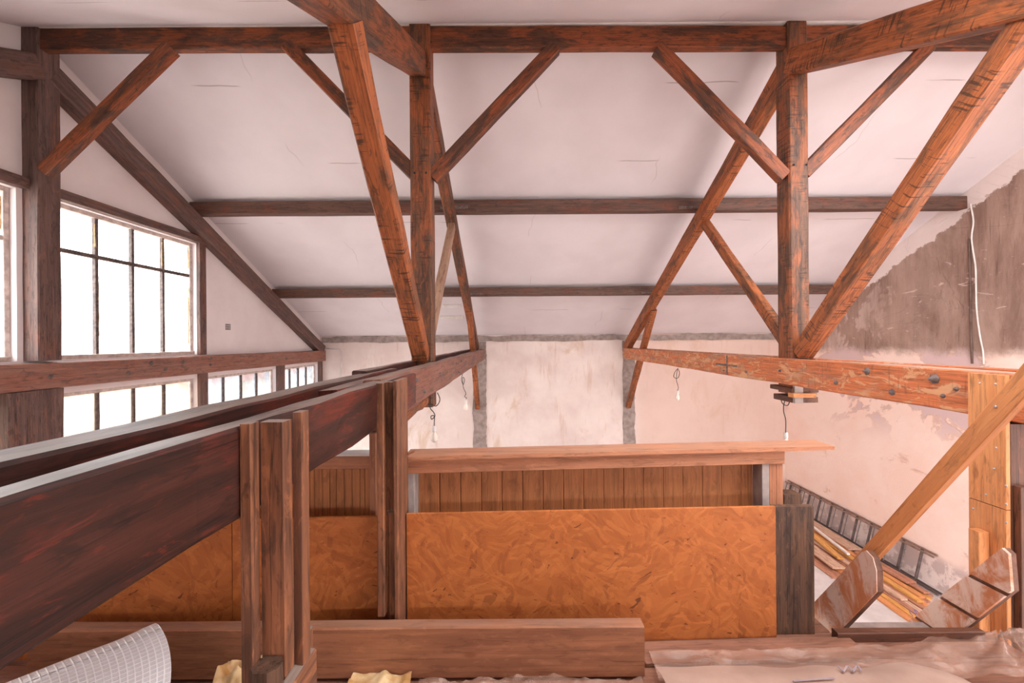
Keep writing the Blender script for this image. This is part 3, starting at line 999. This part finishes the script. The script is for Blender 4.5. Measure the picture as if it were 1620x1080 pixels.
pl = thing('clad_guard', 'pine guard of narrow grooved boards and a rail, seen between the board posts', 'guard wall', (-1.4, 2.2, FZ))
box('rail', -2.5, -.665, 2.13, 2.165, -.665, -.595, M['pine_shelf'], pl, .003)
box('sunlit_rail_top', -2.5, -.665, 2.12, 2.20, -.595, -.582, M['white_paint'], pl, .002)  # sunlit top of the rail, put in as a white strip
box('batten', -.742, -.71, 2.09, 2.12, FZ, -.47, M['pine_shelf'], pl, .003)
box('gap_stop_panel', -2.5, -.665, 2.181, 2.192, FZ, -.60, M['core_dark'], pl, .001)  # added behind the boards to block light between them
x = -2.48
while x < -.70:
    wv = random.choice((.026, .034, .042))
    box('cladding_board', x, x + wv - .0015, 2.166, 2.18, FZ, -.60, M['pine_tg'], pl, .003)
    x += wv
vs, fs = [], []
for k in range(7):                       # thin bent offcut
    t = k / 6
    cx_, cz_ = -.556 + .062 * t, -.604 + .052 * math.sin(t * 1.5)
    for dy, dz in ((-.03, 0), (.03, 0), (.03, .01), (-.03, .01)):
        vs.append((cx_, 2.034 + .0 * t + dy * .45, cz_ + dz))
for k in range(6):
    for e in range(4):
        fs.append((4 * k + e, 4 * k + (e + 1) % 4, 4 * k + 4 + (e + 1) % 4, 4 * k + 4 + e))
fs += [(0, 1, 2, 3), (24, 25, 26, 27)]
tag(meshobj('wood_offcut', vs, fs, M['timber']), 'small bent wood offcut at the tip of the pine shelf', 'offcut')

# ------------------------------------------------------------------ loft floor: timber, film, packaging, foil roll
tag(beam('squared_timber', (-2.15, 1.818, -1.375), (.575, 1.818, -1.375), .062, .226, M['timber'], None, ch=.006, jit=.002),
    'long squared timber lying on the loft floor in front of the strand boards', 'timber')
for i, (px, py) in enumerate(((863, 1023), (541, 1024), (528, 1062), (543, 1023))):
    pass
tag(beam('loose_board', (.60, 1.92, FZ + .012), (1.66, 1.945, FZ + .012), .13, .02, M['floor_board'], None, ch=.002, jit=.001, cut1=0),
    'flat brown board lying along the foot of the strand board', 'plank')
tag(beam('edge_trimmer', (1.60, 2.02, -1.515), (2.33, 2.02, -1.515), .04, .12, M['core_dark'], None, ch=.004, jit=.002),
    'dark trimmer beam along the edge of the stair opening', 'beam')
tag(beam('splashed_board', (1.75, 2.2, -1.60), (2.28, 2.2, -1.60), .13, .03, M['cement'], None, ch=.003, jit=.002),
    'grey plaster-splashed board behind the dark trimmer beam', 'plank')


def sheet(name, x0, x1, y0, y1, zf, mat, nx=60, ny=24, edge=0.02, parent=None, th=0.0):
    vs, fs = [], []
    for j in range(ny + 1):
        for i in range(nx + 1):
            s, t = i / nx, j / ny
            x = x0 + (x1 - x0) * s
            y = y0 + ((y1(x) if callable(y1) else y1) - y0) * t
            e = edge * mnoise.noise(Vector((x * 4.0, t * 2.0, 3.3)))
            y += e * (1 if t > .5 else -1) * abs(2 * t - 1)
            x += edge * mnoise.noise(Vector((s * 2.0, y * 5.0, 7.7))) * abs(2 * s - 1)
            vs.append((x, y, zf(x, y, s, t)))
    for j in range(ny):
        for i in range(nx):
            a = j * (nx + 1) + i
            fs.append((a, a + 1, a + nx + 2, a + nx + 1))
    return meshobj(name, vs, fs, mat, parent, True)


def ridged(x, y, f, seed):
    v = mnoise.noise(Vector((x * f, y * f * 1.7, seed)))
    return 1 - abs(v) * 2


def film_z(x, y, s, t):
    base = -1.478 + .03 * math.exp(-((x - 1.62) / .16) ** 2) * t + .020 * ridged(x, y, 3.0, 1.5) + .012 * ridged(x + .6 * y, y, 9, 4.1)
    # gathered folds fanning out of the column foot
    d = Vector((x - 2.38, y - 1.98, 0))
    an = math.atan2(d.y, d.x)
    k = math.exp(-(d.length / .5) ** 2)
    base += k * (.020 * math.sin(an * 15 + 2 * d.length) + .028)
    return max(base, FZ + .006) - .02 * (1 - min(1, 8 * t)) * 0


tag(sheet('plastic_film', .62, 2.48, 1.74, lambda x: 1.90 + .07 * max(0, min(1, (x - 1.75) / .35)), film_z, M['film'], 150, 60, .02),
    'crumpled clear plastic film over the loft floor by the stair opening', 'plastic sheet')


def pack_z(x, y, s, t):
    return -1.385 + .008 * ridged(x, y, 2.5, 9.2) - .05 * max(0, t - .9) * 10 * .5 - .03 * max(0, s - .88) * 8


pk = thing('wrapped_pack', 'cream paper wrapped pack with faded blue print lying under plastic film', 'package', (1.2, 1.4, FZ))
sheet('paper_wrap', .60, 1.86, 1.0, 1.74, pack_z, M['paper'], 40, 24, .035, pk)
box('core', .64, 1.74, 1.02, 1.66, FZ, -1.43, M['paper'], pk, .02)
for a, b in (((1326, 1053), (1334, 1062)), ((1334, 1062), (1340, 1053)), ((1342, 1053), (1349, 1062)), ((1349, 1062), (1355, 1053)), ((1358, 1053), (1363, 1062)), ((1255, 1077), (1320, 1072))):
    pa, pb = UZ(a[0], a[1], -1.372), UZ(b[0], b[1], -1.372)
    beam('print_mark', pa, pb, .007, .003, M['ink'], pk, ch=.001, jit=0)


def crumple_z(x, y, s, t):
    return -1.468 + .022 * ridged(x, y, 6, 2.2) + .014 * ridged(x, y, 17, 8.1)


tag(sheet('film_offcut', -.42, .56, 1.45, 1.745, crumple_z, M['film'], 90, 30, .05),
    'crumpled plastic film lying in front of the squared timber', 'plastic sheet')
tag(sheet('printed_bag', -.72, -.44, 1.5, 1.775, lambda x, y, s, t: -1.475 + .02 * ridged(x, y, 7, 5.2) + .02 * ridged(x, y, 17, 1.1), M['yellow_bag'], 30, 24, .04),
    'crumpled yellow printed bag at the foot of the squared timber', 'bag')
tag(sheet('printed_bag', -1.22, -1.0, 1.35, 1.72, lambda x, y, s, t: -1.38 + .05 * ridged(x, y, 6, 3.2) + .03 * ridged(x, y, 15, 6.1), M['yellow_bag'], 30, 24, .04),
    'yellow printed bag squeezed between foil roll and stepped post', 'bag')
tag(beam('pale_panel', (-1.17, 1.30, -1.47), (-1.05, 1.72, -1.44), .16, .02, M['white_paint'], None, ch=.003),
    'pale flat panel lying beside the foil roll', 'panel')

# foil roll
fr = thing('foil_roll', 'silvery white quilted bubble foil roll lying on the loft floor', 'insulation roll', (-1.7, 1.4, FZ))
ax = Vector((-.72, -.69, 0)).normalized()
c0 = Vector((-1.37, 1.57, -1.305))
Lr, Rr = 1.25, .192
a1 = Vector((0, 0, 1))
b1 = ax.cross(a1)
nu, nv = 72, 40
vs, fs, uvs = [], [], []
for j in range(nv + 1):
    h = Lr * j / nv
    for i in range(nu + 1):
        an = 2 * math.pi * i / nu * 1.12
        r = Rr - .012 * max(0, (i / nu - .88)) * 8 + .006 * mnoise.noise(Vector((math.cos(an) * 2, math.sin(an) * 2, h * 3)))
        r += .016 * math.exp(-((h - .0) / .07) ** 2) * math.sin(an * 1.0 + .8)
        vs.append(c0 + ax * (h + .02 * math.sin(an * 2)) + (a1 * math.cos(an) + b1 * math.sin(an)) * r)
        uvs.append((i / nu * 2.0, h))
for j in range(nv):
    for i in range(nu):
        q = j * (nu + 1) + i
        fs.append((q, q + 1, q + nu + 2, q + nu + 1))
ro = meshobj('outer_wrap', vs, fs, M['foil'], fr, True)
uvl = ro.data.uv_layers.new(name='UVMap')
for lp in ro.data.loops:
    uvl.data[lp.index].uv = uvs[lp.vertex_index]
for rr in (.165, .135, .105):
    vs, fs = [], []
    for j in range(2):
        for i in range(40):
            an = 2 * math.pi * i / 40
            vs.append(c0 + ax * (.015 + (Lr - .03) * j) + (a1 * math.cos(an) + b1 * math.sin(an)) * rr)
    for i in range(40):
        fs.append((i, (i + 1) % 40, 40 + (i + 1) % 40, 40 + i))
    meshobj('inner_turn', vs, fs, M['foil'], fr, True)

# ------------------------------------------------------------------ column, stair, handrail
cl = thing('clad_column', 'square column clad in pale pine boards with screws', 'column', (2.6, 2.14, FZ))
box('core', 2.522, 2.66, 2.052, 2.218, -H, -.44, M['core_dark'], cl, .004)  # column front lies in shade; that shade is put into the dark wood
box('core', 2.662, 3.1, 2.052, 2.218, -H, -.19, M['core_dark'], cl, .004)
box('cladding_board', 2.498, 2.521, 2.05, 2.22, -.872, -.192, M['pine'], cl, .002)
box('cladding_board', 2.498, 2.521, 2.05, 2.22, -1.9, -.876, M['pine'], cl, .002)
box('cladding_board', 2.535, 2.60, 2.02, 2.051, -1.9, -.75, M['core_dark'], cl, .002)
for px, py in ((1550, 606), (1575, 607), (1575, 643), (1576, 677), (1573, 741), (1592, 768), (1592, 797), (1592, 826), (1540, 804), (1576, 708), (1560, 782)):
    lathe('screw', UX(px, py, 2.4985), [(.006, 0), (.005, .003)], M['screw'], cl, (-1, 0, 0), 8)
tag(box('short_stud', 2.44, 2.496, 2.12, 2.172, -2.2, -1.02, M['pine'], None, .003),
    'short pine stud fixed beside the column, behind the notched stringer', 'stud')

st = thing('stair', 'steep open stair of two plaster-splashed stringers rising through the loft floor', 'stair', (2.0, 2.9, -H))


def clip(poly, z0, z1):
    def half(p, f):
        out = []
        for i in range(len(p)):
            a, b = p[i], p[(i + 1) % len(p)]
            fa, fb = f(a), f(b)
            if fa >= 0:
                out.append(a)
            if fa * fb < 0:
                t = fa / (fa - fb)
                out.append((a[0] + (b[0] - a[0]) * t, a[1] + (b[1] - a[1]) * t))
        return out
    return half(half(poly, lambda q: q[1] - z0), lambda q: z1 - q[1])


rp = [(1.905, -.99), (1.88, -1.005), (1.87, -1.17), (2.06, -1.47), (3.75, -H), (3.92, -H)]
core = prism_x('stringer', rp, 2.312, 2.335, M['stringer_edge'], st)
zz = -1.0 + .1
levels = [-.9] + [-1.2 - .2 * k for k in range(13)] + [-H - .1]
for k in range(len(levels) - 1):
    hi = levels[k] - (0 if k == 0 else .012)
    lo = levels[k + 1] + (.012 if k + 1 < len(levels) - 1 else 0)
    q = clip(rp, lo, hi)
    if len(q) > 2:
        prism_x('stringer_face', q, 2.298, 2.312, M['stringer'], st)
lpoly = [(1.965, -1.035), (1.94, -1.015), (1.905, -1.03), (1.887, -1.08), (1.885, -1.18), (2.11, -1.53), (3.78, -H), (3.98, -H)]
prism_x('stringer_face', lpoly, 1.69, 1.694, M['stringer'], st)
prism_x('stringer', lpoly, 1.6941, 1.722, M['stringer_edge'], st)
for k in range(6, 13):
    zt = -1.2 - .2 * k
    yt = 1.90 + (-.996 - zt) / 1.44
    box('tread', 1.722, 2.312, yt - .09, yt + .06, zt - .012, zt + .012, M['stringer'], st)

d = Vector((0, -.55, .83)).normalized()
pA = UX(1312, 950, 1.758)
pB = UX(1640, 587, 1.758)
hr = beam('handrail', pA - (pB - pA) * .12, pB + (pB - pA) * .35, .034, .066, M['pine'], None, (0, .83, .55), .003, .0008)
tag(hr, 'pale pine handrail slanting up across the column from the stringer', 'handrail')
q = UX(1575, 643, 1.74)
lathe('screw', q, [(.006, 0), (.005, .003)], M['screw'], hr, (-1, 0, 0), 8)

# ------------------------------------------------------------------ hanging bulbs
def bulb(pts, c, label, s=1.0):
    r = thing('hanging_bulb', label, 'light bulb', pts[0], 'bare bulbs hanging from the tie beams')
    tube('cord', smooth_pts(pts, 5), .0045, M['black'], r, 6)
    c = Vector(c)
    lathe('socket', c, [(.008, .0), (.017, -.004), (.02, -.02), (.02, -.055), (.017, -.062)], M['white_plastic'], r)
    lathe('bulb', c, [(.014, -.06), (.018, -.075), (.03, -.10), (.034, -.125), (.028, -.148), (.012, -.16)], M['bulb_glass'], r)


def loop_pts(y, seq):
    return [U(px, py, y + 0.02 * math.sin(i * 2.1)) for i, (px, py) in enumerate(seq)]


bulb(loop_pts(3.75, [(692, 621), (696, 632), (690, 642), (680, 639), (681, 646), (686, 652), (688, 658), (683, 663), (682, 658), (687, 658), (687, 668), (687, 673)]),
     U(687, 672, 3.75), 'bare bulb on a looped cord below the stub of the king post, largest of four')
bulb(loop_pts(5.6, [(732, 590), (730, 600), (733, 608), (735, 600), (732, 597), (733, 612), (737, 622), (735, 627), (738, 629), (737, 632)]),
     U(737, 631, 5.6), 'bare bulb on a kinked cord before the far cement strip, under the dark tie beam')
bulb(loop_pts(6.3, [(1073, 582), (1068, 588), (1066, 596), (1072, 598), (1075, 590), (1072, 584), (1070, 600), (1073, 612), (1072, 618)]),
     U(1072, 617, 6.3), 'bare bulb on a looped cord below the far part of the orange tie beam')
bulb(loop_pts(4.0, [(1234, 626), (1238, 638), (1246, 641), (1249, 633), (1245, 626), (1240, 640), (1240, 652), (1243, 664), (1243, 684)]),
     U(1243, 683, 4.0), 'bare bulb almost hidden behind the pine shelf under the packing cleats')

# ------------------------------------------------------------------ small things on the walls
vg = thing('vent_grille', 'small slotted vent on the white gable wall beside the window', 'vent', UX(360, 517, XL))
q = UX(360, 517, XL)
box('plate', XL, XL + .006, q.y - .075, q.y + .075, q.z - .065, q.z + .065, M['gable_paint'], vg, .001)
for i in range(4):
    yy = q.y - .05 + .033 * i
    box('slot', XL + .006, XL + .009, yy - .006, yy + .006, q.z - .05, q.z + .05, M['black'], vg, .001)
for i in range(3):
    zz = q.z + .035 - .035 * i
    box('slot', XL + .006, XL + .009, q.y - .05, q.y + .05, zz - .004, zz + .004, M['black'], vg, .001)

pts = [UX(px, py, XR - .012) for px, py in ((1535, 322), (1540, 350), (1537, 378), (1543, 420), (1544, 450), (1545, 490), (1550, 530), (1555, 555), (1556, 576))]
tag(tube('white_cable', smooth_pts(pts, 4), .011, M['white_plastic'], None, 6), 'thin white cable hanging down the sooty brown wall', 'cable')
pts = [UX(px, py, XR - .012) for px, py in ((1533, 378), (1535, 450), (1536, 520), (1538, 575))]
tag(tube('soot_seam', smooth_pts(pts, 4), .013, M['soot'], None, 8), 'thin dark soot seam running down the sooty wall beside the white cable', 'pipe')  # soot seam on the wall, modelled as a thin tube

pts = [U(516, 551, 9.74), U(537, 552, 9.74), U(540, 556, 9.74), U(540, 600, 9.74), U(540, 690, 9.74)]
tag(tube('conduit_pipe', pts, .018, M['white_plastic'], None, 8), 'thin pale conduit bending down the far wall beside the gable windows', 'pipe')

bt = thing('ceiling_battens', 'two short pale battens fixed on the lower ceiling slope', 'batten', U(715, 492, 8.5))
for (x0, x1, yy) in ((700, 729, 482), (697, 733, 500)):
    yd = 5.055 / ((540 - yy) / 640.0 + .5)
    a, b = U(x0, yy, yd), U(x1, yy, yd)
    a.z = b.z = roof_z(yd) - .02
    beam('batten', a, b, .10, .035, M['white_paint'], bt, (0, .447, .894), .004, .002)

# ------------------------------------------------------------------ ground floor: ladder and planks
ld = thing('ladder', 'dark metal ladder lying on its side along the pink wall', 'ladder', (6.5, 8.0, -H))
for (xt, zt) in ((6.575, -3.375), (6.52, -3.40)):
    beam('rail', (xt, 6.28, zt), (xt, 9.68, zt), .022, .028, M['ladder_rail'], ld, ch=.004)
for (xt, zt) in ((6.46, -3.865), (6.40, -3.865)):
    beam('rail', (xt, 6.1, zt), (xt, 9.6, zt), .025, .03, M['alu'], ld, ch=.004)
for i in range(11):
    y = 6.5 + .305 * i
    beam('rung', (6.57, y, -3.38), (6.455, y, -3.86), .035, .035, M['alu'], ld, (0, 1, 0), .008)
for i in range(11):
    y = 6.62 + .29 * i
    beam('rung', (6.52, y + .1, -3.40), (6.40, y + .1, -3.86), .018, .018, M['iron'], ld, (0, 1, 0), .005)

names = []


def pile(p0, p1, wd, th, z, mat, label):
    z0 = -H + z + th / 2
    b = beam('loose_plank', (p0[0], p0[1], z0), (p1[0], p1[1], z0), wd, th, M[mat], None, ch=.003, jit=.001)
    tag(b, label, 'plank', 'planks piled along the pink wall')


# bottom layer of long battens, outermost first
long_rows = [
    (5.47, 5.46, 5.55, 9.3, .10, .03, 0, 'pine', 'long pale pine board forming the outer edge of the plank pile'),
    (5.58, 5.57, 5.5, 9.4, .09, .03, 0, 'plank_yellow', 'long yellowish board next to the outer edge of the plank pile'),
    (5.68, 5.66, 5.62, 9.4, .085, .035, 0, 'plank_rose', 'rosy long batten beside the yellowish board, third from the pile edge'),
    (5.78, 5.76, 5.7, 9.5, .09, .03, 0, 'plank_pale', 'grey-pink long batten in the middle of the plank pile'),
    (5.88, 5.87, 5.78, 9.5, .085, .04, 0, 'plank_rose', 'rosy batten lying between pale batten and orange boards'),
    (5.98, 5.97, 5.85, 9.5, .09, .035, 0, 'pine', 'orange pine board of the low layer, toward the ladder'),
    (6.08, 6.08, 5.95, 9.5, .085, .04, 0, 'plank_rose', 'rosy board of the low layer, near the ladder feet'),
    (6.18, 6.18, 6.02, 9.5, .09, .035, 0, 'plank_yellow', 'yellowish board of the low layer, near the ladder feet'),
    (6.28, 6.28, 6.1, 9.5, .085, .035, 0, 'plank_rose', 'rosy board tight against the ladder rail, longest visible'),
    (5.93, 5.9, 5.9, 9.4, .10, .035, .042, 'plank_yellow', 'bright yellow board on top of the pile middle'),
    (6.05, 6.02, 6.0, 9.4, .09, .035, .042, 'pine', 'orange board on top of the pile beside the bright yellow one'),
    (6.22, 6.2, 6.1, 9.4, .09, .03, .046, 'plank_rose', 'rosy upper board running along the ladder rungs'),
    (5.74, 5.70, 5.95, 9.3, .10, .03, .042, 'plank_pale', 'greyish upper batten sloping across the pile'),
]
for (xa, xb, y0, y1, wd, th, z, mm, lb) in long_rows:
    pile((xa, y0), (xb, y1), wd, th, z, mm, lb)
pile((6.165, 7.3), (6.165, 9.3), .24, .03, .085, 'plank_pale', 'wide pale board on top of the pile, close below the ladder')
pile((5.66, 7.0), (5.93, 8.5), .11, .03, .085, 'plank_yellow', 'short bright yellow board lying askew on the pile')
pile((5.86, 7.08), (6.04, 8.3), .05, .03, .12, 'white_paint', 'narrow white-painted strip on top of the yellow board')
pile((5.40, 6.72), (5.50, 8.3), .20, .03, .078, 'plank_pale', 'short pale plank with square end beside the upright plank')
pile((5.29, 6.58), (5.29, 8.4), .22, .02, .0, 'plank_rose', 'thin brown plank flat on the concrete beside the pile')
pile((6.19, 6.3), (6.15, 7.22), .17, .025, .085, 'plank_rose', 'reddish square-ended board lying under the handrail on the pile')
pts = [(5.52, 5.60, -3.845), (5.53, 5.66, -3.82), (5.57, 5.66, -3.82), (5.60, 5.61, -3.84), (5.62, 5.68, -3.81), (5.66, 5.67, -3.83)]
tag(tube('blue_wire', smooth_pts(pts, 5), .004, M['blue_wire'], None, 6), 'bit of blue wire curled on the ends of the plank pile', 'wire')

# ------------------------------------------------------------------ outside the gable windows
struct(slab('exterior_ground', [(-60, -60, -H - .21), (60, -60, -H - .21), (60, 60, -H - .21), (-60, 60, -H - .21)], -.1, M['pavement'], (0, 0, 1)))
hs = thing('neighbour_house', 'pale rendered house outside the gable windows', 'house', (-12, 10, -H))
box('wall', -14, -11, 3.5, 22, -H, -1.45, M['house'], hs, .02)
prism = meshobj('roof', [(-10.8, 3.3, -1.5), (-14.2, 3.3, -1.5), (-12.5, 3.3, -.7), (-10.8, 22.2, -1.5), (-14.2, 22.2, -1.5), (-12.5, 22.2, -.7)],
                [(0, 1, 2), (3, 5, 4), (0, 2, 5, 3), (1, 4, 5, 2), (0, 3, 4, 1)], M['tiles'], hs)
